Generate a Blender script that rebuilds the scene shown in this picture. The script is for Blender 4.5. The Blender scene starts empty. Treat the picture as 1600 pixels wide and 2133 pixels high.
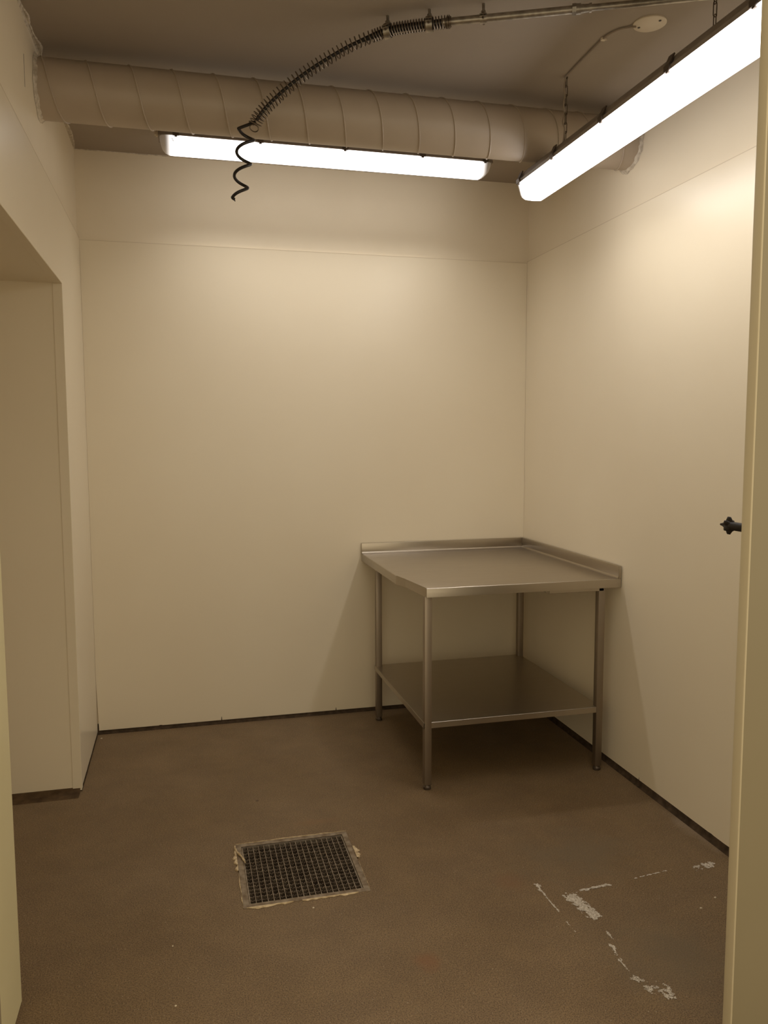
import bpy, bmesh, math, random
from mathutils import Vector, Matrix, noise

random.seed(7)
PI = math.pi
scene = bpy.context.scene
COL = scene.collection

# ------------------------------------------------------------------ camera
F_PX, IMG_W, IMG_H = 1673.6, 1600.0, 2133.0
YAW, PITCH, ROLL = 0.24613, 0.09364, -0.00318
cam = bpy.data.cameras.new('camera')
cam.sensor_fit = 'VERTICAL'
cam.sensor_height = 24.0
cam.lens = 24.0 * F_PX / IMG_H
cam.clip_start = 0.05
cam_o = bpy.data.objects.new('camera', cam)
COL.objects.link(cam_o)
fw = Vector((math.sin(YAW) * math.cos(PITCH), math.cos(YAW) * math.cos(PITCH), -math.sin(PITCH)))
rt = Vector((math.cos(YAW), -math.sin(YAW), 0))
up = rt.cross(fw)
r2 = rt * math.cos(ROLL) + up * math.sin(ROLL)
u2 = up * math.cos(ROLL) - rt * math.sin(ROLL)
m = Matrix((r2, u2, -fw)).transposed().to_4x4()
m.translation = Vector((-1.935, -4.341, 1.55))
cam_o.matrix_world = m
scene.camera = cam_o

# ------------------------------------------------------------------ light / exposure
# (glow of the diffuser itself, watts thrown downwards through its prismatic bottom, spread in degrees, depth of the cover)
BACK_LAMP, HANGING_LAMP = (3.0, 5.2, 122.0, 1.0), (6.2, 4.8, 156.0, 1.17)
LAMP_COLOR = (1.0, 0.948, 0.91)
w = bpy.data.worlds.new('world')
scene.world = w
w.use_nodes = True
bg = w.node_tree.nodes['Background']
bg.inputs['Color'].default_value = (1.0, 0.84, 0.58, 1)
bg.inputs['Strength'].default_value = 1.2
scene.view_settings.view_transform = 'Standard'
scene.view_settings.look = 'None'
scene.view_settings.exposure = 0.09
scene.view_settings.gamma = 1.0
scene.view_settings.use_curve_mapping = False
scene.cycles.use_denoising = True
scene.cycles.max_bounces = 12
scene.cycles.diffuse_bounces = 8
scene.cycles.glossy_bounces = 4
scene.cycles.sample_clamp_indirect = 6.0

# room constants (metres): origin = back right corner of the floor
W, HP, HC, YF = 2.40, 2.535, 2.965, -2.75
STEP = 0.010          # the upper walls lie this far behind the cladding

# ------------------------------------------------------------------ materials
def mat(name, color, rough=0.5, metal=0.0, spec=0.5):
    mt = bpy.data.materials.new(name)
    mt.use_nodes = True
    b = mt.node_tree.nodes['Principled BSDF']
    b.inputs['Base Color'].default_value = (*color, 1)
    b.inputs['Roughness'].default_value = rough
    b.inputs['Metallic'].default_value = metal
    b.inputs['Specular IOR Level'].default_value = spec
    return mt

def noisy(mt, c1, c2, scale, detail=4, lo=0.35, hi=0.65, bump=0.0, bscale=None, stretch=None):
    """mix two colours by object-space noise, optionally with a bump"""
    nt = mt.node_tree
    N, L = nt.nodes, nt.links
    b = N['Principled BSDF']
    tc = N.new('ShaderNodeTexCoord')
    src = tc.outputs['Object']
    if stretch:
        mp = N.new('ShaderNodeMapping')
        mp.inputs['Scale'].default_value = stretch
        L.new(src, mp.inputs['Vector'])
        src = mp.outputs['Vector']
    n = N.new('ShaderNodeTexNoise')
    n.inputs['Scale'].default_value = scale
    n.inputs['Detail'].default_value = detail
    L.new(src, n.inputs['Vector'])
    r = N.new('ShaderNodeValToRGB')
    r.color_ramp.elements[0].position = lo
    r.color_ramp.elements[1].position = hi
    r.color_ramp.elements[0].color = (*c1, 1)
    r.color_ramp.elements[1].color = (*c2, 1)
    L.new(n.outputs['Fac'], r.inputs['Fac'])
    L.new(r.outputs['Color'], b.inputs['Base Color'])
    if bump:
        n2 = N.new('ShaderNodeTexNoise')
        n2.inputs['Scale'].default_value = bscale or scale
        n2.inputs['Detail'].default_value = 4
        L.new(src, n2.inputs['Vector'])
        bp = N.new('ShaderNodeBump')
        bp.inputs['Strength'].default_value = bump
        bp.inputs['Distance'].default_value = 0.002
        L.new(n2.outputs['Fac'], bp.inputs['Height'])
        L.new(bp.outputs['Normal'], b.inputs['Normal'])
    return mt

M = {}
M['cladding'] = noisy(mat('cream_wall_cladding', (.7, .62, .48), 0.30, 0, .5), (.775, .69, .53), (.80, .72, .56), 1.7, 3, .3, .7, .05, 9)
M['upper'] = noisy(mat('cream_upper_wall_paint', (.66, .58, .44), 0.6), (.76, .675, .52), (.795, .71, .555), 3.0, 5, .3, .7, .12, 30)
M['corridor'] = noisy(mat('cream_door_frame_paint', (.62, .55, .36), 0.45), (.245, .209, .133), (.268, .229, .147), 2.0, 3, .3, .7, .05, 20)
M['near_paint'] = noisy(mat('yellowish_cream_paint', (.66, .6, .37), 0.4), (.64, .58, .355), (.68, .615, .385), 2.0, 3)
M['frame_edge'] = mat('cream_frame_edge', (.50, .435, .30), 0.4)
M['cove_stain'] = noisy(mat('stained_floor_cove', (.09, .06, .035), 0.9, 0, .1), (.055, .035, .019), (.125, .08, .042), 22, 6, .3, .7, .2, 120)
M['dark_cove'] = noisy(mat('dark_brown_cove', (.05, .033, .02), 0.95, 0, .08), (.035, .024, .014), (.075, .05, .03), 30, 5, .35, .7, .2, 120)
M['ceiling'] = noisy(mat('grey_brown_ceiling_paint', (.3, .25, .2), 0.75), (.33, .28, .228), (.365, .312, .255), 2.2, 5, .3, .75, .2, 25)
M['duct'] = noisy(mat('beige_painted_duct', (.4, .33, .25), 0.45), (.41, .34, .265), (.455, .38, .30), 4, 4, .3, .7, .05, 40)
M['mortar'] = noisy(mat('pale_rough_filler', (.6, .54, .44), 0.85), (.42, .36, .28), (.68, .62, .52), 60, 4, .35, .65, .4, 200)
M['steel'] = mat('brushed_stainless_steel', (.46, .41, .34), 0.33, 1.0)
M['steel_tube'] = mat('dull_steel_tube', (.35, .295, .235), 0.48, 1.0)
M['galv'] = noisy(mat('galvanised_steel', (.4, .37, .32), 0.42, 1.0), (.30, .275, .235), (.46, .42, .36), 40, 4)
M['spring'] = mat('dull_spring_wire', (.20, .165, .13), 0.38, 1.0)
M['rubber'] = mat('black_rubber', (.014, .011, .010), 0.38)
M['black_plastic'] = mat('black_plastic', (.012, .009, .007), 0.5, 0, .25)
M['housing'] = noisy(mat('grey_lamp_housing', (.22, .19, .16), 0.55), (.20, .165, .135), (.25, .21, .175), 12, 3)
M['clip'] = mat('steel_clip', (.12, .095, .075), 0.45, 0.7)
M['white_plastic'] = mat('off_white_plastic', (.68, .60, .48), 0.45)
M['cable'] = mat('grey_cable_sheath', (.30, .245, .19), 0.55)
M['chain'] = mat('dark_chain_steel', (.12, .095, .07), 0.45, 0.8)
M['screw'] = mat('dark_screw', (.03, .02, .015), 0.5)
M['drain_frame'] = noisy(mat('worn_steel_frame', (.3, .24, .16), 0.5), (.13, .085, .045), (.25, .20, .14), 35, 6, .35, .62, .2, 90)
M['grate'] = noisy(mat('dark_grating_steel', (.08, .06, .045), 0.45, 0.5), (.075, .055, .04), (.20, .16, .12), 45, 4)
M['grate_bar'] = noisy(mat('worn_grating_bar', (.24, .20, .16), 0.4, 0.6), (.22, .175, .13), (.40, .34, .27), 45, 4)
M['sump'] = mat('dark_sump', (.012, .008, .005), 0.7)
M['sealant'] = noisy(mat('peeling_cream_paint', (.55, .44, .27), 0.6), (.36, .26, .14), (.62, .50, .32), 70, 4)
M['residue'] = noisy(mat('pale_residue', (.5, .45, .38), 0.9), (.30, .25, .19), (.62, .57, .49), 160, 5, .3, .7, .5, 300)
M['chipcol'] = mat('pale_paint_chip', (.62, .55, .43), 0.7)
M['joint'] = mat('brown_joint', (.62, .535, .40), 0.8)
M['mark'] = mat('grey_print', (.10, .09, .08), 0.6)

def brushed(mt, axis):
    nt = mt.node_tree; N, L = nt.nodes, nt.links
    b = N['Principled BSDF']
    tc = N.new('ShaderNodeTexCoord')
    mp = N.new('ShaderNodeMapping')
    mp.inputs['Scale'].default_value = axis
    L.new(tc.outputs['Object'], mp.inputs['Vector'])
    n = N.new('ShaderNodeTexNoise'); n.inputs['Scale'].default_value = 6; n.inputs['Detail'].default_value = 5
    L.new(mp.outputs['Vector'], n.inputs['Vector'])
    mr = N.new('ShaderNodeMapRange')
    mr.inputs['To Min'].default_value = 0.27; mr.inputs['To Max'].default_value = 0.42
    L.new(n.outputs['Fac'], mr.inputs['Value'])
    L.new(mr.outputs['Result'], b.inputs['Roughness'])
    bp = N.new('ShaderNodeBump'); bp.inputs['Strength'].default_value = 0.06; bp.inputs['Distance'].default_value = 0.001
    L.new(n.outputs['Fac'], bp.inputs['Height']); L.new(bp.outputs['Normal'], b.inputs['Normal'])
brushed(M['steel'], (1, 14, 14))

# floor: speckled brown resin
def floor_material():
    mt = mat('speckled_brown_resin_floor', (.1, .07, .045), 0.5, 0, .35)
    nt = mt.node_tree; N, L = nt.nodes, nt.links
    b = N['Principled BSDF']
    tc = N.new('ShaderNodeTexCoord'); src = tc.outputs['Object']
    def nz(s, d, ro=0.5):
        n = N.new('ShaderNodeTexNoise'); n.inputs['Scale'].default_value = s; n.inputs['Detail'].default_value = d
        n.inputs['Roughness'].default_value = ro
        L.new(src, n.inputs['Vector']); return n.outputs['Fac']
    def ramp(f, p0, c0, p1, c1):
        r = N.new('ShaderNodeValToRGB')
        r.color_ramp.elements[0].position = p0; r.color_ramp.elements[0].color = (*c0, 1)
        r.color_ramp.elements[1].position = p1; r.color_ramp.elements[1].color = (*c1, 1)
        L.new(f, r.inputs['Fac']); return r.outputs['Color']
    def mix(kind, fac, a, c):
        x = N.new('ShaderNodeMix'); x.data_type = 'RGBA'; x.blend_type = kind
        if isinstance(fac, float): x.inputs[0].default_value = fac
        else: L.new(fac, x.inputs[0])
        for s, v in ((6, a), (7, c)):
            if isinstance(v, tuple): x.inputs[s].default_value = (*v, 1)
            else: L.new(v, x.inputs[s])
        return x.outputs[2]
    base = ramp(nz(1.6, 5), .38, (.176, .118, .060), .66, (.194, .134, .074))
    blot = ramp(nz(5.5, 7, .7), .40, (.90, .885, .87), .62, (1.04, 1.03, 1.0))
    c = mix('MULTIPLY', 1.0, base, blot)
    spk = ramp(nz(260, 2, .6), .36, (.45, .42, .40), .58, (1.2, 1.2, 1.2))
    c = mix('MULTIPLY', 0.9, c, spk)
    lt = ramp(nz(190, 1), .70, (0, 0, 0), .74, (1, 1, 1))
    c = mix('MIX', lt, c, (.30, .25, .18))
    # reddish brown stains and a dark spot, then broad tone patches
    geo = N.new('ShaderNodeSeparateXYZ'); L.new(src, geo.inputs[0])
    def blob(cx, cy, rx, ry, col, amt, c):
        mp = N.new('ShaderNodeMapping'); mp.vector_type = 'TEXTURE'
        mp.inputs['Location'].default_value = (cx, cy, 0); mp.inputs['Scale'].default_value = (rx, ry, 1)
        L.new(src, mp.inputs['Vector'])
        ln = N.new('ShaderNodeVectorMath'); ln.operation = 'LENGTH'; L.new(mp.outputs[0], ln.inputs[0])
        ad = N.new('ShaderNodeMath'); ad.operation = 'ADD'
        nn = nz(9, 5, .65)
        L.new(ln.outputs['Value'], ad.inputs[0]); L.new(nn, ad.inputs[1])
        f = ramp(ad.outputs[0], .55, (amt,) * 3, 1.45, (0, 0, 0))
        return mix('MIX', f, c, col)
    c = blob(-1.27, -2.19, .10, .12, (.19, .085, .035), .55, c)
    c = blob(-0.86, -1.86, .12, .16, (.18, .095, .045), .5, c)
    c = blob(-1.659, -1.0, .020, .022, (.04, .025, .014), .95, c)
    c = blob(-1.45, -1.25, .25, .07, (.20, .115, .055), .5, c)
    c = blob(-0.55, -1.75, .55, .45, (.142, .108, .066), .6, c)  # greener, darker resin on the right, with some lamp shading painted in
    c = blob(-0.55, -2.35, .50, .50, (.138, .105, .064), .6, c)  # same tone nearer the doorway: resin colour plus painted lamp shading
    c = blob(-1.2, -.02, 1.3, .10, (.10, .065, .034), .45, c)  # darker band along the back wall
    c = blob(-0.02, -1.7, .09, .42, (.36, .29, .21), .33, c)
    L.new(c, b.inputs['Base Color'])
    bp = N.new('ShaderNodeBump'); bp.inputs['Strength'].default_value = 0.35; bp.inputs['Distance'].default_value = 0.0015
    L.new(nz(320, 3), bp.inputs['Height']); L.new(bp.outputs['Normal'], b.inputs['Normal'])
    rr = N.new('ShaderNodeMapRange'); rr.inputs['To Min'].default_value = 0.42; rr.inputs['To Max'].default_value = 0.62
    L.new(nz(4, 4), rr.inputs['Value']); L.new(rr.outputs['Result'], b.inputs['Roughness'])
    return mt
M['floor'] = floor_material()

def lamp_material(half_len, LAMP_GLOW):
    """prismatic cover glowing evenly, fading to plain grey plastic past the tube ends"""
    mt = mat('lit_lamp_cover', (.62, .58, .52), 0.3)
    nt = mt.node_tree; N, L = nt.nodes, nt.links
    b = N['Principled BSDF']
    tc = N.new('ShaderNodeTexCoord')
    so = N.new('ShaderNodeSeparateXYZ'); L.new(tc.outputs['Object'], so.inputs[0])
    ab = N.new('ShaderNodeMath'); ab.operation = 'ABSOLUTE'; L.new(so.outputs['X'], ab.inputs[0])
    fd = N.new('ShaderNodeMapRange'); fd.interpolation_type = 'SMOOTHSTEP'
    fd.inputs['From Min'].default_value = half_len - 0.080; fd.inputs['From Max'].default_value = half_len - 0.022
    fd.inputs['To Min'].default_value = LAMP_GLOW; fd.inputs['To Max'].default_value = 0.03
    L.new(ab.outputs[0], fd.inputs['Value'])
    b.inputs['Emission Color'].default_value = (*LAMP_COLOR, 1)
    L.new(fd.outputs['Result'], b.inputs['Emission Strength'])
    return mt

# ------------------------------------------------------------------ mesh helpers
def finish(name, bm, material, parent=None, smooth=True, angle=35, loc=None):
    bmesh.ops.recalc_face_normals(bm, faces=bm.faces)
    me = bpy.data.meshes.new(name)
    bm.to_mesh(me); bm.free()
    mats = material if isinstance(material, (list, tuple)) else [material]
    for k in mats: me.materials.append(M[k] if isinstance(k, str) else k)
    if smooth:
        me.shade_smooth()
        me.set_sharp_from_angle(angle=math.radians(angle))
    o = bpy.data.objects.new(name, me)
    COL.objects.link(o)
    if parent: o.parent = parent
    if loc: o.location = loc
    return o

def tag(o, label=None, cat=None, group=None, kind=None):
    if label: o['label'] = label
    if cat: o['category'] = cat
    if group: o['group'] = group
    if kind: o['kind'] = kind
    return o

def thing(name, loc, label, cat, group=None, rz=0.0):
    o = bpy.data.objects.new(name, None)
    o.empty_display_size = 0.05
    COL.objects.link(o)
    o.location = loc; o.rotation_euler = (0, 0, rz)
    return tag(o, label, cat, group)

def box(bm, a, b, bevel=0.0, seg=2):
    x0, y0, z0 = (min(a[i], b[i]) for i in range(3)); x1, y1, z1 = (max(a[i], b[i]) for i in range(3))
    vs = [bm.verts.new(p) for p in ((x0, y0, z0), (x1, y0, z0), (x1, y1, z0), (x0, y1, z0), (x0, y0, z1), (x1, y0, z1), (x1, y1, z1), (x0, y1, z1))]
    fs = [bm.faces.new([vs[i] for i in f]) for f in ((3, 2, 1, 0), (4, 5, 6, 7), (0, 1, 5, 4), (1, 2, 6, 5), (2, 3, 7, 6), (3, 0, 4, 7))]
    if bevel:
        es = list({e for f in fs for e in f.edges})
        bmesh.ops.bevel(bm, geom=es, offset=bevel, segments=seg, affect='EDGES', profile=0.5)

def extrude_poly(bm, pts, vec):
    """closed polygon (3D points) extruded by vec"""
    vec = Vector(vec)
    a = [bm.verts.new(p) for p in pts]
    b = [bm.verts.new(Vector(p) + vec) for p in pts]
    bm.faces.new(a); bm.faces.new(b[::-1])
    n = len(pts)
    for i in range(n):
        bm.faces.new((a[i], a[(i + 1) % n], b[(i + 1) % n], b[i]))

def tube(bm, path, rad, seg=10, cap=True, closed=False):
    """sweep a circle along a list of points (parallel transport)"""
    P = [Vector(p) for p in path]; n = len(P)
    R = rad if isinstance(rad, (list, tuple)) else [rad] * n
    T = []
    for i in range(n):
        if closed: d = P[(i + 1) % n] - P[i - 1]
        else: d = P[min(i + 1, n - 1)] - P[max(i - 1, 0)]
        T.append(d.normalized())
    ref = Vector((0, 0, 1)) if abs(T[0].z) < .9 else Vector((1, 0, 0))
    u = (ref - T[0] * ref.dot(T[0])).normalized()
    rings = []
    for i in range(n):
        u = (u - T[i] * u.dot(T[i])).normalized()
        v = T[i].cross(u)
        rings.append([bm.verts.new(P[i] + (u * math.cos(2 * PI * k / seg) + v * math.sin(2 * PI * k / seg)) * R[i]) for k in range(seg)])
    rng = range(n if closed else n - 1)
    for i in rng:
        a, b = rings[i], rings[(i + 1) % n]
        off = 0
        if closed and i == n - 1:
            off = min(range(seg), key=lambda o: sum((a[k].co - b[(k + o) % seg].co).length for k in range(seg)))
        for k in range(seg):
            bm.faces.new((a[k], a[(k + 1) % seg], b[(k + 1 + off) % seg], b[(k + off) % seg]))
    if cap and not closed:
        bm.faces.new(rings[0][::-1]); bm.faces.new(rings[-1])

def loft(bm, rings, cap=True):
    rs = [[bm.verts.new(p) for p in r] for r in rings]
    n = len(rs[0])
    for a, b in zip(rs, rs[1:]):
        for k in range(n): bm.faces.new((a[k], a[(k + 1) % n], b[(k + 1) % n], b[k]))
    if cap: bm.faces.new(rs[0][::-1]); bm.faces.new(rs[-1])

def cyl(bm, a, b, r, seg=16, r2=None):
    tube(bm, [a, b], [r, r if r2 is None else r2], seg)

def catmull(pts, n=12):
    P = [Vector(p) for p in pts]
    P = [P[0] * 2 - P[1]] + P + [P[-1] * 2 - P[-2]]
    out = []
    for i in range(1, len(P) - 2):
        for k in range(n):
            t = k / n
            a, b, c, d = P[i - 1], P[i], P[i + 1], P[i + 2]
            out.append(0.5 * (2 * b + (c - a) * t + (2 * a - 5 * b + 4 * c - d) * t * t + (3 * b - a - 3 * c + d) * t ** 3))
    out.append(P[-2])
    return out

def ragged_line(u0, u1, z, amp, step, rnd, notches=(), slope=0.0):
    """points (u, z) along a ragged lower edge; notches are (u, height, width)"""
    out = []
    u = u0
    s = 1 if u1 > u0 else -1
    pts = []
    n = max(2, int(abs(u1 - u0) / step))
    for i in range(n + 1):
        uu = u0 + (u1 - u0) * i / n
        pts.append((uu, z + slope * (uu - u0) + (rnd.random() - .5) * amp))
    for (nu, h, wd) in notches:
        base = z + slope * (nu - u0)
        pts = [p for p in pts if abs(p[0] - nu) > wd]
        pts += [(nu - s * wd / 2, base), (nu - s * wd * .2, base + h), (nu + s * wd * .2, base + h), (nu + s * wd / 2, base)]
    pts.sort(key=lambda p: p[0] * s)
    return pts

def ragged_strip(bm, p0, p1, side, w0, w1, rnd, n=40, thick=0.004, normal=(0, 0, -1)):
    """uneven strip of filler from p0 to p1, growing towards `side`"""
    p0, p1, side, normal = Vector(p0), Vector(p1), Vector(side), Vector(normal)
    a, b, c, d = [], [], [], []
    seed = rnd.random() * 50
    for i in range(n + 1):
        t = i / n
        p = p0.lerp(p1, t)
        ww = w0 + (w1 - w0) * max(0, .5 + 1.1 * noise.noise(Vector((t * 7 + seed, seed, 0)))) + rnd.random() * w0 * .6
        ww *= max(0.05, math.sin(PI * t)) ** .35
        a.append(bm.verts.new(p)); b.append(bm.verts.new(p + side * ww))
        c.append(bm.verts.new(p + normal * thick)); d.append(bm.verts.new(p + side * ww * .75 + normal * thick))
    for i in range(n):
        bm.faces.new((c[i], c[i + 1], d[i + 1], d[i]))
        bm.faces.new((d[i], d[i + 1], b[i + 1], b[i]))
        bm.faces.new((a[i], a[i + 1], c[i + 1], c[i]))

# ------------------------------------------------------------------ structure: floor
DX0, DX1, DY0, DY1 = -1.775, -1.345, -1.787, -1.358     # gully opening
bm = bmesh.new()
xs = [-3.7, DX0, DX1, 1.7]; ys = [-6.2, DY0, DY1, 0.12]
for z, flip in ((0.0, False), (-0.15, True)):
    vv = [[bm.verts.new((x, y, z)) for y in ys] for x in xs]
    for i in range(3):
        for j in range(3):
            if i == 1 and j == 1: continue
            bm.faces.new((vv[i][j], vv[i + 1][j], vv[i + 1][j + 1], vv[i][j + 1]))
for z0 in (0.0,):
    loop = [(DX0, DY0), (DX1, DY0), (DX1, DY1), (DX0, DY1)]
    for k in range(4):
        a, b = loop[k], loop[(k + 1) % 4]
        bm.faces.new([bm.verts.new(p) for p in ((*a, 0), (*b, 0), (*b, -.15), (*a, -.15))])
floor = finish('floor', bm, 'floor', smooth=False)
tag(floor, 'speckled brown resin floor', 'floor', kind='structure')

# worn residue on the floor, grown from noise so that the edges are ragged
def residue(label, shapes, seed, dens=0.0, cell=0.0022):
    bm = bmesh.new()
    cells = {}
    for (x0, y0, x1, y1, hw, thr) in shapes:
        A, B = Vector((x0, y0, 0)), Vector((x1, y1, 0))
        L = max((B - A).length, 1e-4); d = (B - A) / L; nrm = Vector((-d.y, d.x, 0))
        nu, nv = int((L + 2 * hw) / cell), int(2 * hw / cell) + 1
        for i in range(nu):
            for j in range(nv):
                u = -hw + i * cell; v = -hw + j * cell
                p = A + d * u + nrm * v
                uu = max(0, -u, u - L)
                r = math.hypot(uu, v) / hw
                f = noise.fractal(Vector((p.x * 55 + seed, p.y * 55, seed)), 0.8, 2.0, 4)
                if f * .9 + (1 - r) * .9 > thr:
                    cells[(round(p.x / cell), round(p.y / cell))] = 1
    vc = {}
    def V(i, j):
        if (i, j) not in vc:
            vc[(i, j)] = bm.verts.new((i * cell + (random.random() - .5) * cell * .5, j * cell + (random.random() - .5) * cell * .5, .0008 + random.random() * .0007))
        return vc[(i, j)]
    for (i, j) in cells:
        bm.faces.new((V(i, j), V(i + 1, j), V(i + 1, j + 1), V(i, j + 1)))
    o = finish('adhesive_residue', bm, 'residue', floor, smooth=False)
    o['label'] = label
residue('pale broken line of residue with a spot at its far end', [(-.778, -1.895, -.782, -1.93, .010, .35), (-.780, -1.93, -.778, -2.06, .0035, .25), (-.778, -2.06, -.776, -2.20, .003, .75)], 3)
residue('large pale scraped patch of residue', [(-.698, -1.995, -.678, -2.105, .027, .22), (-.708, -1.972, -.655, -1.975, .010, .75)], 11)
residue('short pale dash of residue beside the large patch', [(-.648, -1.968, -.535, -1.958, .0085, .33)], 5)
residue('thin pale dashes of residue leading to the right wall', [(-.43, -1.945, -.27, -1.925, .0055, .70)], 21)
residue('pale scratched spot of residue near the right wall', [(-.175, -1.935, -.105, -1.925, .026, .58), (-.13, -1.937, -.115, -1.937, .014, .35)], 8)
residue('thin broken pale line running towards the doorway', [(-.680, -2.19, -.682, -2.24, .0035, .35), (-.703, -2.26, -.708, -2.33, .016, .78), (-.715, -2.33, -.712, -2.40, .0035, .55)], 31)
residue('pale crumbly patch of residue nearest the doorway', [(-.715, -2.412, -.700, -2.425, .012, .25), (-.70, -2.45, -.655, -2.48, .038, .78), (-.665, -2.497, -.655, -2.50, .017, .28)], 17)

# ------------------------------------------------------------------ structure: ceiling
bm = bmesh.new()
box(bm, (-3.7, -2.84, HC), (0.25, 0.2, HC + .14))
ceiling = finish('ceiling', bm, 'ceiling', smooth=False)
tag(ceiling, 'grey brown painted ceiling', 'ceiling', kind='structure')

# ------------------------------------------------------------------ structure: back wall
rnd = random.Random(4)
bm = bmesh.new()
box(bm, (-W - STEP - .0, STEP, 0), (.25, .16, HC))
wall_back = finish('wall_back', bm, 'upper', smooth=False)
tag(wall_back, 'cream back wall', 'wall', kind='structure')
bm = bmesh.new()
bot = ragged_line(-W + .008, -.0005, .011, .004, .035, rnd, [(-1.76, .022, .006), (-2.08, .006, .03), (-1.127, .018, .006)], slope=.001)
pts = [(-W + .0005, HP - .002), (-W + .0005, .26)] + bot + [(-.0005, HP - .006)]
extrude_poly(bm, [(u, 0.0, z) for u, z in pts], (0, STEP, 0))
o = finish('cladding', bm, 'cladding', wall_back, smooth=False)

# right wall
bm = bmesh.new()
box(bm, (STEP, YF, 0), (.16, STEP, HC))
wall_right = finish('wall_right', bm, 'upper', smooth=False)
tag(wall_right, 'cream right wall', 'wall', kind='structure')
bm = bmesh.new()
bot = ragged_line(-.0005, YF + .001, .010, .004, .04, rnd, [(-1.275, .068, .005), (-1.17, .006, .05)], slope=-.009)
pts = [(-.0005, HP)] + bot + [(YF + .001, HP)]
extrude_poly(bm, [(0.0, u, z) for u, z in pts], (STEP, 0, 0))
finish('cladding', bm, 'cladding', wall_right, smooth=False)

# left wall with the opening of a side passage
OY0, OY1, OZ = -2.09, -0.70, 2.197
bm = bmesh.new()
box(bm, (-3.55, OY1, 0), (-W - STEP, .16, HC))
box(bm, (-3.55, YF, 0), (-W - STEP, OY0, HC))
box(bm, (-3.55, OY0, OZ), (-W - STEP, OY1, HC))
box(bm, (-3.68, YF, 0), (-3.55, .16, HC))
wall_left = finish('wall_left', bm, 'upper', smooth=False)
tag(wall_left, 'cream left wall with an opening to a side passage', 'wall', kind='structure')
bm = bmesh.new()
b1 = ragged_line(-.0005, OY1, .010, .003, .04, rnd)
pts = [(0.0, HP)] + b1 + [(OY1, OZ), (OY0, OZ)] + [(OY0, .010), (YF + .001, .010)] + [(YF + .001, HP)]
extrude_poly(bm, [(-W, u, z) for u, z in pts], (-STEP, 0, 0))
finish('cladding', bm, 'cladding', wall_left, smooth=False)
# yellower paint on the near stretch of the left wall, beside the doorway
bm = bmesh.new()
box(bm, (-W - .001, YF + .002, .012), (-W + .0015, OY0, HP - .002), .001, 1)
finish('near_lining', bm, 'near_paint', wall_left, smooth=False)
# passage lining: return face and soffit
bm = bmesh.new()
extrude_poly(bm, [(x, OY1, z) for x, z in [(-W - .0005, OZ)] + ragged_line(-W - .0005, -3.549, .014, .003, .05, rnd) + [(-3.549, OZ)]], (0, -.008, 0))
box(bm, (-3.549, OY0, OZ - .008), (-W - .0005, OY1, OZ))
box(bm, (-3.549, OY0, .01), (-W - .0005, OY0 + .008, OZ - .008))
box(bm, (-3.55, OY0 + .008, .01), (-3.54, OY1 - .008, OZ - .008))
finish('passage_lining', bm, 'cladding', wall_left, smooth=False)
# corner angle round the opening
bm = bmesh.new()
e = .0022
box(bm, (-W - .036, OY1 - .008 - e, .004), (-W + e, OY1 - .008, OZ - .009), .0008, 1)
box(bm, (-W, OY1 - .008, .006), (-W + e, OY1 + .022, OZ - .009), .0008, 1)
box(bm, (-W - .03, OY0 + .01, OZ - .008 - e), (-W + e, OY1 - .01, OZ - .008), .0008, 1)
box(bm, (-W, OY0 + .01, OZ - .008), (-W + e, OY1 - .008, OZ + .016), .0008, 1)
finish('corner_angle', bm, 'cladding', wall_left, smooth=False)
# open crack in the upper left wall, and peeling filler under the ceiling
bm = bmesh.new()
box(bm, (-W - STEP - .001, -1.335, 2.715), (-W - STEP + .0006, -1.332, 2.82))
finish('crack', bm, 'screw', wall_left, smooth=False)
bm = bmesh.new()
rr = random.Random(9)
ragged_strip(bm, (-W - STEP, -1.50, HC), (-W - STEP, -.80, HC), (1, 0, 0), .004, .020, rr, 60)
ragged_strip(bm, (-W - STEP, -1.50, HC), (-W - STEP, -.80, HC), (0, 0, -1), .006, .026, rr, 60, normal=(1, 0, 0))
ragged_strip(bm, (-W - STEP, -.80, HC), (-W - STEP, STEP, HC), (1, 0, 0), .003, .018, rr, 60)
ragged_strip(bm, (-W - STEP, STEP, HC), (-.9, STEP, HC), (0, -1, 0), .002, .012, rr, 120, thick=.003)
finish('peeling_filler', bm, 'mortar', wall_left, smooth=False)

# front wall with the doorway the camera looks through
JX = -.682
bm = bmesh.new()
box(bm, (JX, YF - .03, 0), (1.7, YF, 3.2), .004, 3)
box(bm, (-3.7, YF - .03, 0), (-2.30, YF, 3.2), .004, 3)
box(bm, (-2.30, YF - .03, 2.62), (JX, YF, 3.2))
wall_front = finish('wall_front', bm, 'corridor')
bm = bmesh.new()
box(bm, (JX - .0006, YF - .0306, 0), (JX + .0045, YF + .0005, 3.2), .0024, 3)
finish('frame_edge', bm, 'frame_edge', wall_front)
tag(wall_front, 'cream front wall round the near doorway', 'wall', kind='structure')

# thin open joint above the cladding panels
bm = bmesh.new(); box(bm, (-W + .001, -.0004, HP - .008), (-.001, STEP, HP - .0058)); finish('panel_joint', bm, 'joint', wall_back, smooth=False)
bm = bmesh.new(); box(bm, (-.0004, -.001, HP - .0005), (STEP, YF + .002, HP + .0022)); finish('panel_joint', bm, 'joint', wall_right, smooth=False)
bm = bmesh.new(); box(bm, (-W + .0004, -.001, HP - .0005), (-W - STEP, YF + .002, HP + .0016)); finish('panel_joint', bm, 'joint', wall_left, smooth=False)

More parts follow.
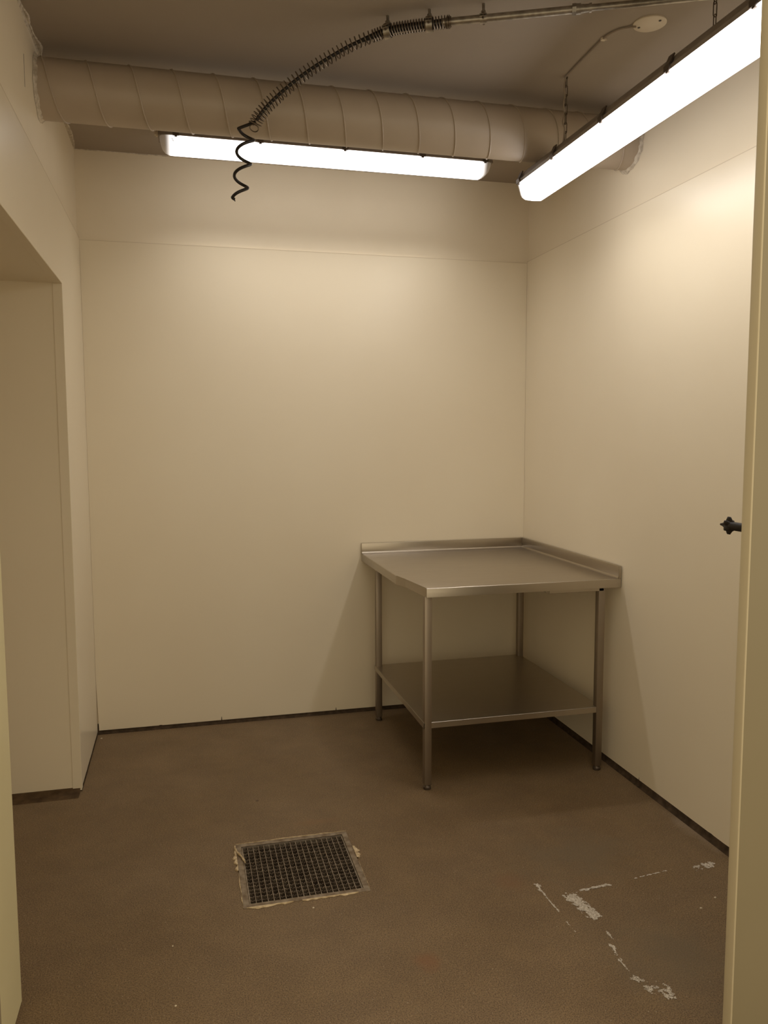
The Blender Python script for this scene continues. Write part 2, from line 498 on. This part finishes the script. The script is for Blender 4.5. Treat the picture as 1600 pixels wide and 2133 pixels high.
# dark coves between wall panels and floor
def cove(name, label, pts_path, prof, material='dark_cove'):
    bm = bmesh.new()
    A, B, inward = pts_path
    A, B, inward = Vector(A), Vector(B), Vector(inward)
    ring = []
    for p in (A, B):
        ring.append([p + inward * d + Vector((0, 0, h)) for d, h in prof])
    loft(bm, ring)
    o = finish(name, bm, material)
    tag(o, label, 'skirting', kind='structure')
flat = [(-.008, .0), (-.008, .05), (.0, .03), (.003, .010), (.009, .004), (.016, .0004), (.016, .0)]
cove('baseboard_back', 'dark gap and cove along the back wall', ((-W, 0, 0), (0, 0, 0), (0, -1, 0)), [(-.008, 0), (-.008, .05), (-.002, .03), (.001, .008), (.008, .003), (.022, .0004), (.022, 0)])
cove('baseboard_right', 'dark cove along the right wall', ((0, 0, 0), (0, YF, 0), (-1, 0, 0)), [(-.008, 0), (-.008, .05), (-.001, .034), (.002, .012), (.006, .005), (.014, .0004), (.014, 0)])
cove('baseboard_left', 'dark cove along the left wall', ((-W, -.001, 0), (-W, OY1 - .01, 0), (1, 0, 0)), [(-.008, 0), (-.008, .05), (-.004, .02), (-.001, .006), (.003, .001), (.003, 0)])
cove('baseboard_passage', 'dark floor cove at the passage return wall', ((-W - .005, OY1 - .008, 0), (-3.54, OY1 - .008, 0), (0, -1, 0)), [(-.006, 0), (-.006, .05), (-.003, .022), (.004, .012), (.03, .005), (.075, .0006), (.075, 0)], 'cove_stain')

# ------------------------------------------------------------------ spiral duct
DR, DY, DZ = .1055, -1.05, 2.823
duct = thing('ventilation_duct', (-1.2, DY, DZ), 'long beige painted spiral air duct under the ceiling along the back', 'duct')
def dl(x, y, z): return (x + 1.2, y - DY, z - DZ)
bm = bmesh.new()
NS = 72
loft(bm, [[dl(x, DY + DR * math.cos(2 * PI * k / NS), DZ + DR * math.sin(2 * PI * k / NS)) for k in range(NS)] for x in (-W - STEP - .05, -1.8, -1.2, -.6, STEP + .05)])
finish('duct_tube', bm, 'duct', duct)
bm = bmesh.new()
pitch = .152
path = []
x = -W - STEP
while x < STEP:
    # phase: going top -> front -> bottom the seam runs towards +x
    th = PI / 2 + 2 * PI * (x + W) / pitch
    path.append(dl(x, DY + (DR + .0012) * math.cos(th), DZ + (DR + .0012) * math.sin(th)))
    x += pitch / 40
tube(bm, path, .0030, 6)
finish('spiral_seam', bm, 'duct', duct)
rr = random.Random(3)
for xw, nx in ((STEP, -1), (-W - STEP, 1)):
    bm = bmesh.new()
    n = 64; A = []; B = []; Cc = []
    for k in range(n):
        th = 2 * PI * k / n
        r1 = DR + .002 + max(0, .007 + .014 * noise.noise(Vector((math.cos(th) * 3 + xw * 9, math.sin(th) * 3, 1)))) + rr.random() * .004
        zz = min(DZ + r1 * math.sin(th), HC - .0005)
        A.append(bm.verts.new(dl(xw + nx * (.010 + rr.random() * .006), DY + DR * math.cos(th), min(DZ + DR * math.sin(th), HC - .0005))))
        B.append(bm.verts.new(dl(xw + nx * .001, DY + r1 * math.cos(th), zz)))
    for k in range(n):
        bm.faces.new((A[k], A[(k + 1) % n], B[(k + 1) % n], B[k]))
    finish('filler_collar', bm, 'mortar', duct)

# ------------------------------------------------------------------ lamps
HALF = .802
def lens_ring(x, s, drop):
    """cross section of the cover, open side up; s = width scale, drop = depth scale"""
    P = [(.062, 0), (.062, -.010), (.056, -.030), (.050, -.050), (.044, -.060), (.034, -.066), (.0, -.068)]
    P = P + [(-a, b) for a, b in P[-2::-1]]
    return [(x, a * s, b * drop) for a, b in P]
def make_lamp(label, loc, rz, power):
    LAMP_GLOW, LAMP_WATTS, LAMP_SPREAD, DEEP = power
    t = thing('batten_lamp', loc, label, 'lamp', None, rz)     # origin: middle of the rim plane
    bm = bmesh.new()
    xs = [(-HALF, .60, .10), (-HALF + .004, .78, .35), (-HALF + .012, .90, .68), (-HALF + .024, .97, .88), (-HALF + .045, 1, 1), (-HALF + .2, 1, 1), (0, 1, 1),
          (HALF - .2, 1, 1), (HALF - .045, 1, 1), (HALF - .024, .97, .88), (HALF - .012, .90, .68), (HALF - .004, .78, .35), (HALF, .60, .10)]
    loft(bm, [lens_ring(a[0], a[1] * (1 + (DEEP - 1) * .3), a[2] * DEEP) for a in xs])
    finish('diffuser', bm, lamp_material(HALF, LAMP_GLOW), t, angle=50)
    bm = bmesh.new()
    prof = [(.066, -.006), (.068, .006), (.060, .010), (.052, .030), (.040, .044), (.030, .048)]
    prof = prof + [(-a, b) for a, b in prof[::-1]]
    rings = []
    for x, s, h in [(-HALF - .006, .72, .45), (-HALF + .006, .90, .75), (-HALF + .03, 1, 1), (HALF - .03, 1, 1), (HALF - .006, .90, .75), (HALF + .006, .72, .45)]:
        rings.append([(x, a * s, b * (h if b > 0.011 else 1)) for a, b in prof])
    loft(bm, rings)
    finish('housing', bm, 'housing', t)
    for x in (-.73, -.35, .05, .435, .76):
        for s in (-1, 1):
            bm = bmesh.new()
            q = [(.069, -.010), (.073, -.009), (.074, .008), (.066, .020), (.056, .042), (.052, .040), (.062, .016), (.069, .006)]
            extrude_poly(bm, [(x - .014, s * a, b) for a, b in q], (.028, 0, 0))
            box(bm, (x - .006, s * .064, -.014), (x + .006, s * .071, -.009))
            finish('clip', bm, 'clip', t, smooth=False)
    for s in (-1, 1):
        bm = bmesh.new()
        cyl(bm, (s * (HALF + .004), 0, .016), (s * (HALF + .016), 0, .016), .014, 12)
        cyl(bm, (s * (HALF + .014), 0, .016), (s * (HALF + .022), 0, .016), .010, 6)
        finish('end_gland', bm, 'white_plastic', t)
    la = bpy.data.lights.new('tube_light', 'AREA')
    la.shape = 'RECTANGLE'; la.size = 2 * HALF - .14; la.size_y = .07
    la.energy = LAMP_WATTS; la.color = LAMP_COLOR; la.spread = math.radians(LAMP_SPREAD)
    lo = bpy.data.objects.new('tube_light', la)
    COL.objects.link(lo); lo.parent = t; lo.location = (0, 0, -.068 * DEEP - .0015)
    return t
L1 = make_lamp('lit fluorescent batten lamp running along the back wall behind the duct', (-1.193, -.385, 2.916), 0.0, BACK_LAMP)
L2 = make_lamp('lit fluorescent batten lamp hung on chains along the right wall', (-.412, -1.735, 2.655), PI / 2, HANGING_LAMP)
# tiny printed label on the end of the back lamp's cover
bm = bmesh.new()
for k in range(4):
    box(bm, (-HALF + .052 + k * .0016, -.0612 + k * .0006, -.020 - k * .0035), (-HALF + .060 + k * .0016, -.0590 + k * .0006, -.0185 - k * .0035))
finish('rating_label', bm, 'mark', L1, smooth=False)
# mounting bracket of the back lamp
for x in (-.5, .5):
    bm = bmesh.new()
    box(bm, (x - .02, -.025, .044), (x + .02, .025, .0485))
    finish('mounting_bracket', bm, 'clip', L1, smooth=False)
# chain hooks on the hanging lamp
for yy in (-1.29, -2.21):
    bm = bmesh.new()
    lx = yy + 1.735
    tube(bm, [(lx + .016 * math.cos(a), 0.0, .056 + .010 * math.sin(a)) for a in [2 * PI * k / 16 for k in range(16)]], .002, 6, closed=True)
    box(bm, (lx - .022, -.03, .046), (lx + .022, .03, .0495))
    finish('chain_hook', bm, 'clip', L2)

def chain(x, y, z_top, z_bot, label):
    t = thing('suspension_chain', (x, y, z_bot), label, 'chain', 'chains holding the hanging lamp')
    n = max(3, round((z_top - z_bot) / .034))
    p = (z_top - z_bot) / n
    for i in range(n):
        bm = bmesh.new()
        z = p * (i + .5); L = p / 2 + .0035; r = .0055
        pts = []
        for k in range(12): a = PI * k / 11; pts.append((r * math.cos(a), (L - r) + r * math.sin(a)))
        for k in range(12): a = PI + PI * k / 11; pts.append((r * math.cos(a), -(L - r) + r * math.sin(a)))
        path = [((a, 0, z + b) if i % 2 else (0, a, z + b)) for a, b in pts]
        tube(bm, path, .0016, 6, closed=True)
        finish('link', bm, 'chain', t)
    bm = bmesh.new()
    cyl(bm, (0, 0, z_top - z_bot - .006), (0, 0, z_top - z_bot + .006), .006, 10)
    finish('ceiling_hook', bm, 'chain', t)
chain(-.418, -1.29, HC, 2.719, 'thin dark chain holding the far end of the hanging lamp')
chain(-.412, -2.21, HC, 2.719, 'thin dark chain holding the near end of the hanging lamp')

# junction box on the ceiling and the cable to the hanging lamp
JB = (-.333, -1.742)
jb = thing('ceiling_junction_box', (JB[0], JB[1], HC), 'round off-white junction box cover on the ceiling', 'junction box')
bm = bmesh.new()
prof = [(.0, -.013), (.050, -.013), (.055, -.010), (.056, 0)]
loft(bm, [[(r * math.cos(2 * PI * k / 40), r * math.sin(2 * PI * k / 40), z) for k in range(40)] for r, z in [(.056, 0), (.056, -.004), (.053, -.006), (.010, -.0065)]])
finish('cover', bm, 'white_plastic', jb)
for a, b in ((-.026, .026), (.018, -.034)):
    bm = bmesh.new()
    cyl(bm, (a, b, -.0055), (a, b, -.0078), .0045, 10)
    finish('screw', bm, 'screw', jb)
bm = bmesh.new()
zc = HC - .0045
cp = [(-.375, -1.725, HC - .0095), (-.392, -1.705, zc), (-.420, -1.680, zc), (-.436, -1.63, zc), (-.437, -1.56, zc), (-.434, -1.47, zc), (-.430, -1.38, zc), (-.427, -1.31, zc), (-.426, -1.294, HC - .012), (-.4265, -1.290, HC - .05)]
cp += [(-.4265 + .004 * math.sin(k * 1.9), -1.290 + .003 * math.cos(k * 1.3), HC - .05 - k * .021) for k in range(1, 9)] + [(-.4255, -1.288, 2.722), (-.424, -1.275, 2.7115)]
tube(bm, catmull(cp, 8), .0032, 8)
cable = finish('power_cable', bm, 'cable')
tag(cable, 'thin cable from the ceiling junction box along the ceiling and down the chain', 'cable')
bm = bmesh.new()
box(bm, (-.444, -1.615, HC - .009), (-.428, -1.603, HC), .001, 1)
cyl(bm, (-.424, -1.609, HC - .006), (-.424, -1.609, HC), .003, 8)
finish('cable_clip', bm, 'white_plastic', cable)

# ------------------------------------------------------------------ overhead pipe, clamps, spring-guarded hose
PZ = 2.919
A = Vector((-1.075, -1.656, PZ)); B = Vector((-.934, -1.721, PZ)); D = (B - A).normalized()
def on_pipe(s): return B + D * s
pipe_end = on_pipe(.95)
pipe = thing('overhead_pipe', tuple(B), 'straight galvanised pipe clamped under the ceiling', 'pipe')
bm = bmesh.new()
cyl(bm, on_pipe(-.135) - B, on_pipe(.30) - B, .0125, 20)
finish('pipe_run', bm, 'galv', pipe)
bm = bmesh.new()
cyl(bm, on_pipe(.30) - B, pipe_end - B, .0105, 20)
finish('narrow_pipe_run', bm, 'galv', pipe)
bm = bmesh.new()
for s0, s1, r in ((.285, .297, .0185), (.297, .312, .0165), (.312, .322, .0135), (.338, .346, .0145), (.322, .338, .0125)):
    cyl(bm, on_pipe(s0) - B, on_pipe(s1) - B, r, 20 if r < .018 else 8)
finish('coupling', bm, 'galv', pipe)

def pipe_clamp(p, d, r, label):
    t = thing('pipe_clamp', tuple(p), label, 'clamp', 'clamps holding the overhead pipe and hose')
    d = Vector(d).normalized(); side = d.cross(Vector((0, 0, 1))).normalized()
    bm = bmesh.new()
    for wd, off in ((.011, 0),):
        rings = []
        for k in range(28):
            a = 2 * PI * k / 28
            n = side * math.cos(a) + Vector((0, 0, 1)) * math.sin(a)
            rings.append([n * r - d * wd, n * (r + .0028) - d * wd, n * (r + .0028) + d * wd, n * r + d * wd])
        rings.append(rings[0])
        rs = [[bm.verts.new(q) for q in rr_] for rr_ in rings[:-1]]
        for k in range(28):
            a, b = rs[k], rs[(k + 1) % 28]
            for j in range(4): bm.faces.new((a[j], b[j], b[(j + 1) % 4], a[(j + 1) % 4]))
    for s in (-1, 1):      # flanges with bolts
        c = side * s * (r + .007)
        for q in (-1, 1):
            v = [c + side * .006 * i + d * wd * j + Vector((0, 0, .0035 * q + .0012 * k)) for i in (-1, 1) for j in (-1, 1) for k in (-1, 1)]
            vs = [bm.verts.new(x_) for x_ in v]
            bmesh.ops.convex_hull(bm, input=vs)
    finish('clamp_ring', bm, 'galv', t)
    for s in (-1, 1):
        bm = bmesh.new()
        c = side * s * (r + .008)
        cyl(bm, c + Vector((0, 0, -.010)), c + Vector((0, 0, .010)), .0035, 6)
        finish('clamp_bolt', bm, 'spring', t)
    bm = bmesh.new()
    cyl(bm, (0, 0, r + .002), (0, 0, r + .010), .0085, 6)
    finish('boss_nut', bm, 'galv', t)
    bm = bmesh.new()
    top = HC - p.z
    cyl(bm, (0, 0, r + .006), (0, 0, top), .005, 12)
    finish('threaded_rod', bm, 'galv', t)
    return t
C2 = Vector((-1.096, -1.645, 2.918)); C1 = Vector((-1.221, -1.572, 2.9165))
pipe_clamp(B.copy(), D, .0128, 'steel clamp and rod on the bare pipe right of the spring')
pipe_clamp(C2.copy(), D, .0215, 'steel clamp and rod over the right end of the spring')
pipe_clamp(C1.copy(), Vector((-.86, .51, -.12)), .0215, 'steel clamp and rod over the spring nearest the bend')

hose = thing('spring_guarded_hose', tuple(C2), 'dark hose inside a steel coil spring, bending down from the pipe end', 'hose')
line = [on_pipe(-.11), on_pipe(-.14), C2, Vector((-1.16, -1.609, 2.919)), C1, Vector((-1.321, -1.511, 2.893)), Vector((-1.396, -1.466, 2.862)), Vector((-1.473, -1.42, 2.823)),
        Vector((-1.537, -1.383, 2.781)), Vector((-1.593, -1.349, 2.737)), Vector((-1.634, -1.325, 2.694)), Vector((-1.650, -1.315, 2.664))]
cl = [p - C2 for p in catmull(line, 40)]
def resample(pts, step):
    out = [pts[0]]; acc = 0
    for a, b in zip(pts, pts[1:]):
        d = (b - a).length
        while acc + d >= step:
            t = (step - acc) / d
            a = a.lerp(b, t); out.append(a); d = (b - a).length; acc = 0
        acc += d
    return out
cl = resample(cl, .0008)
bm = bmesh.new()
hp = cl[::12]
nh = int(len(hp) * .985)
tube(bm, hp[:nh], [.0115 if i < len(hp) * .30 else max(.0062, .0115 - .0053 * (i / len(hp) - .30) / .10) for i in range(nh)], 14)
finish('hose', bm, 'rubber', hose)
# spring: turns close on the clamped part, open over the bend
bm = bmesh.new()
ph = 0.0; path = []
u = Vector((0, 0, 1)); nL = len(cl)
for i, p in enumerate(cl):
    T = (cl[min(i + 1, nL - 1)] - cl[max(i - 1, 0)]).normalized()
    u = (u - T * u.dot(T)).normalized(); v = T.cross(u)
    f = i / nL
    pitch_s = .0095 if f < .34 else (.0165 if f < .80 else .0165 - .0062 * (f - .80) / .20)
    ph += 2 * PI * .0008 / pitch_s
    r = .0188 + .0040 * max(0.0, min(1.0, (f - .36) / .5))
    path.append(p + (u * math.cos(ph) + v * math.sin(ph)) * r)
tube(bm, path, .0021, 6)
# closing rings at the free end
e0 = cl[-1]; T = (cl[-1] - cl[-6]).normalized(); v = T.cross(u)
tube(bm, [e0 + T * .004 + Vector((0.0, 0, -.006)) + (u * math.cos(a) * .6 + v * math.sin(a) + T * .5 * math.sin(a + 1)) * .021 for a in [2 * PI * k / 24 for k in range(24)]], .0021, 6, closed=True)
finish('coil_spring', bm, 'spring', hose)
bm = bmesh.new()
q = on_pipe(-.118) - C2
for s in (0, .006):
    tube(bm, [q + D * s + (D.cross(Vector((0, 0, 1))).normalized() * math.cos(a) + Vector((0, 0, 1)) * math.sin(a)) * .0188 for a in [2 * PI * k / 24 for k in range(24)]], .002, 6, closed=True)
cyl(bm, q - D * .004, q + D * .012, .0165, 20)
finish('end_collar', bm, 'spring', hose)

# cord that dangles in loose coils below the hose
end = cl[-1] + C2
bm = bmesh.new()
pts = [end + Vector((.004, -.002, .012)), end + Vector((-.014, .006, .006))]
top = end + Vector((-.046, .017, -.008))
bot = Vector((-1.722, -1.273, 2.418))
turns, nn = 2.93, 96
Rr = Vector((math.cos(YAW), -math.sin(YAW), 0)); Fd = Vector((math.sin(YAW), math.cos(YAW), 0))
Rc = .0290
th0 = PI * 1.0
for i in range(nn + 1):
    f = i / nn
    c = Vector((top.x + .020, top.y - .005, top.z)).lerp(Vector((bot.x + .016, bot.y, bot.z)), f)
    th = th0 + 2 * PI * turns * f
    amp = Rc * (1 - .12 * f)
    p = c + Rr * (amp * math.cos(th)) - Fd * (amp * math.sin(th))
    pts.append(p)
pts.append(pts[-1] + Vector((.006, -.004, -.006)))
coil = finish_obj = None
cordp = catmull(pts, 4)
tube(bm, cordp, .0056, 10)
coil = finish('coiled_cord', bm, 'rubber')
tag(coil, 'black coiled cord dangling loose from the end of the spring hose', 'cord')
bm = bmesh.new()
tip = cordp[-1]
cyl(bm, tip, tip + Vector((.003, -.002, -.008)), .0018, 8)
finish('bare_wire_end', bm, 'black_plastic', coil)

# ------------------------------------------------------------------ stainless prep table in the corner
ZT = .902
table = thing('prep_table', (-.5, -.55, 0), 'square stainless steel prep table with upstand and undershelf in the back right corner', 'table')
def tl(p): return (p[0] + .5, p[1] + .55, p[2])
outline = [(-.978, -.004), (-.978, -.755), (-.955, -.84), (-.934, -1.096), (-.004, -1.096), (-.004, -.004)]
bm = bmesh.new()
extrude_poly(bm, [tl((x, y, ZT - .040)) for x, y in outline], (0, 0, .040))
es = [e for e in bm.edges if all(abs(v.co.z - ZT) < 1e-5 for v in e.verts)] + [e for e in bm.edges if abs(e.verts[0].co.z - e.verts[1].co.z) > .01]
bmesh.ops.bevel(bm, geom=es, offset=.004, segments=3, affect='EDGES', profile=.5)
finish('worktop', bm, 'steel', table, angle=30)
bm = bmesh.new()
box(bm, tl((-.978, -.004, ZT - .002)), tl((-.004, -.018, ZT + .058)), .002, 2)
# coved foot of the upstand
loft(bm, [[tl((x, -.018, ZT + .010)), tl((x, -.0205, ZT + .0035)), tl((x, -.028, ZT + .0004)), tl((x, -.018, ZT + .0002))] for x in (-.976, -.018)])
finish('upstand', bm, 'steel', table)
bm = bmesh.new()
box(bm, tl((-.004, -.018, ZT - .002)), tl((-.018, -1.094, ZT + .058)), .002, 2)
loft(bm, [[tl((-.018, y, ZT + .010)), tl((-.0205, y, ZT + .0035)), tl((-.028, y, ZT + .0004)), tl((-.018, y, ZT + .0002))] for y in (-.018, -1.092)])
finish('upstand', bm, 'steel', table)
LEG = .032
legs = [(-.937, -1.085), (-.110, -1.085), (-.937, -.190), (-.110, -.190)]
for (x, y) in legs:
    bm = bmesh.new()
    box(bm, tl((x, y, .022)), tl((x + LEG, y + LEG, ZT - .038)), .002, 2)
    lg = finish('leg', bm, 'steel_tube', table)
    bm = bmesh.new()
    cx, cy = x + LEG / 2, y + LEG / 2
    loft(bm, [[tl((cx + r * math.cos(2 * PI * k / 16), cy + r * math.sin(2 * PI * k / 16), z)) for k in range(16)] for r, z in [(.016, 0), (.0175, .003), (.0175, .012), (.014, .016), (.013, .018), (.013, .030)]])
    f = finish('foot', bm, 'clip', lg)
bm = bmesh.new()
sx0, sx1, sy0, sy1, sz = -.940, -.085, -1.083, -.155, .305
t_ = .0012
# folded sheet: top with down-turned rims
box(bm, tl((sx0, sy0, sz - .003)), tl((sx1, sy1, sz)), .001, 1)
for a, b in (((sx0, sy0), (sx1, sy0 + .002)), ((sx0, sy1 - .002), (sx1, sy1)), ((sx0, sy0), (sx0 + .002, sy1)), ((sx1 - .002, sy0), (sx1, sy1))):
    box(bm, tl((*a, sz - .026)), tl((*b, sz - .001)))
finish('shelf', bm, 'steel', table, angle=30)
bm = bmesh.new()
box(bm, tl((-.355, -1.085, ZT - .055)), tl((-.085, -1.05, ZT - .0395)), .0015, 1)
finish('support_rail', bm, 'steel', table)
bm = bmesh.new()
box(bm, tl((-.36, -1.06, ZT - .055)), tl((-.335, -.05, ZT - .0405)), .0015, 1)
finish('cross_rail', bm, 'steel', table)

# ------------------------------------------------------------------ floor drain
gx, gy = (DX0 + DX1) / 2, (DY0 + DY1) / 2
drain = thing('floor_drain', (gx, gy, 0), 'square floor drain with steel grating and peeling paint round its frame', 'drain')
hw, hd = (DX1 - DX0) / 2, (DY1 - DY0) / 2
bm = bmesh.new()
FW = .021
for a, b in (((-hw, -hd), (hw, -hd + FW)), ((-hw, hd - FW), (hw, hd)), ((-hw, -hd + FW), (-hw + FW, hd - FW)), ((hw - FW, -hd + FW), (hw, hd - FW))):
    box(bm, (*a, -.006), (*b, .0025), .0012, 1)
for a, b in (((-hw + FW - .004, -hd + FW - .004), (hw - FW + .004, -hd + FW)), ((-hw + FW - .004, hd - FW), (hw - FW + .004, hd - FW + .004)),
             ((-hw + FW - .004, -hd + FW), (-hw + FW, hd - FW)), ((hw - FW, -hd + FW), (hw - FW + .004, hd - FW))):
    box(bm, (*a, -.05), (*b, .0))
finish('frame', bm, 'drain_frame', drain, smooth=False)
iw, idp = hw - FW - .003, hd - FW - .003
bm = bmesh.new()
NB = 19
for k in range(NB + 1):
    x = -iw + 2 * iw * k / NB
    hw_ = .0011 if 0 < k < NB else .0018
    box(bm, (x - hw_, -idp, -.030), (x + hw_, idp, -.0012))
for y in (-idp, idp):
    box(bm, (-iw, y - .0018, -.030), (iw, y + .0018, -.0012))
gr = finish('grating', bm, 'grate_bar', drain, smooth=False)
bm = bmesh.new()
NR = 17
for j in range(1, NR):
    y = -idp + 2 * idp * j / NR
    n = NB * 6
    top, bt = [], []
    for i in range(n + 1):
        x = -iw + 2 * iw * i / n
        s = (i % 6)
        z = -.002 - .0035 * (0.5 + 0.5 * math.cos(2 * PI * s / 3.0)) - .001 * random.random()
        yy = y + .0012 * math.sin(i * 1.3 + j)
        top.append((x, yy, z)); bt.append((x, yy, -.024))
    va = [bm.verts.new((x, y_ - .0022, z)) for x, y_, z in top]; vb = [bm.verts.new((x, y_ + .0022, z)) for x, y_, z in top]
    vc = [bm.verts.new((x, y_ - .0022, z)) for x, y_, z in bt]; vd = [bm.verts.new((x, y_ + .0022, z)) for x, y_, z in bt]
    for i in range(n):
        bm.faces.new((va[i], va[i + 1], vb[i + 1], vb[i])); bm.faces.new((vc[i], vc[i + 1], va[i + 1], va[i])); bm.faces.new((vb[i], vb[i + 1], vd[i + 1], vd[i]))
finish('serrated_cross_bars', bm, 'grate', drain, smooth=False)
bm = bmesh.new()
box(bm, (-hw + .012, -hd + .012, -.145), (hw - .012, hd - .012, -.06))
bmesh.ops.delete(bm, geom=[f for f in bm.faces if f.calc_center_median().z > -.062], context='FACES')
finish('sump', bm, 'sump', drain, smooth=False)
rr = random.Random(12)
def flakes(label, a, b, side, w0, w1, n=36, tk=.003, z=.001):
    bm = bmesh.new()
    ragged_strip(bm, (*a, z), (*b, z), (*side, 0), w0, w1, rr, n, thick=tk, normal=(0, 0, 1))
    o = finish('peeling_paint', bm, 'sealant', drain, smooth=False)
flakes('', (-hw, hd), (hw, hd), (0, 1), .001, .006, 50, .003)
flakes('', (-hw + .01, -hd), (-.05, -hd), (0, -1), .002, .012, 40, .003)
flakes('', (-.02, -hd), (hw * .8, -hd), (0, -1), .001, .011, 40, .003)
flakes('', (-hw, hd - .01), (-hw, .02), (-1, 0), .002, .018, 30, .004)
flakes('', (-hw, 0), (-hw, -hd), (-1, 0), .001, .006, 30, .002)
flakes('', (hw, hd * .42), (hw, hd * .02), (1, 0), .003, .022, 24, .004)
flakes('', (hw, -.02), (hw, -hd), (1, 0), .0005, .003, 24, .002)
# two loose curls standing over the frame's left bar and one on its right
bm = bmesh.new()
tube(bm, catmull([(-hw - .004, hd - .03, .004), (-hw + .004, hd - .07, .007), (-hw + .018, hd - .11, .008), (-hw + .027, hd - .145, .005)], 6), [.0035 + .0012 * math.sin(i) for i in range(19)], 6)
finish('peeling_paint', bm, 'sealant', drain, smooth=False)

# ------------------------------------------------------------------ star knob on the inside of the front wall
knob = thing('star_knob', (-.655, YF, 1.333), 'small black star shaped knob sticking out behind the right door frame', 'knob')
bm = bmesh.new()
tube(bm, [(0, 0, 0), (0, .012, 0), (0, .014, 0), (0, .066, 0), (0, .072, 0)], [.015, .015, .0105, .0105, .009], 16)
finish('stem', bm, 'black_plastic', knob)
bm = bmesh.new()
def star(y, ro, ri):
    out = []
    for k in range(50):
        a = 2 * PI * k / 50 + PI / 2
        f = (0.5 + 0.5 * math.cos(6 * (a - PI / 2))) ** .8
        r = ri + (ro - ri) * f
        out.append((r * .6 * math.cos(a), y, r * math.sin(a)))
    return out
loft(bm, [star(.060, .0105, .0095), star(.068, .0145, .011), star(.074, .0215, .012), star(.084, .0215, .012), star(.090, .0125, .0085), star(.097, .0068, .0055), star(.105, .0035, .003), star(.111, .0025, .002)])
finish('star_grip', bm, 'black_plastic', knob, angle=50)

# ------------------------------------------------------------------ stray paint chips on the floor
chips = [((-2.374, -.078), .006, 'pale paint chip on the floor in the back left corner'),
         ((-.314, -2.158), .0055, 'pale paint chip farther from the right wall of the two by the doorway'),
         ((-.230, -2.117), .0055, 'pale paint chip nearer the right wall of the two by the doorway'),
         ((-1.551, -1.838), .005, 'pale paint chip on the floor just in front of the drain'),
         ((-2.00, -1.93), .0035, 'tiny pale paint chip on the floor left of the drain'),
         ((-1.99, -2.20), .0035, 'tiny pale paint chip on the floor near the left doorway edge')]
for (x, y), r, lab in chips:
    bm = bmesh.new()
    n = 7
    rg = [r * (.6 + .5 * random.random()) for _ in range(n)]
    loft(bm, [[(s * rg[k] * math.cos(2 * PI * k / n), s * rg[k] * .7 * math.sin(2 * PI * k / n), z) for k in range(n)] for s, z in ((1, 0.0), (.9, .0015), (.55, .0028))])
    o = finish('paint_chip', bm, 'chipcol', smooth=False, loc=(x, y, 0.0))
    tag(o, lab, 'chip', 'stray paint chips')
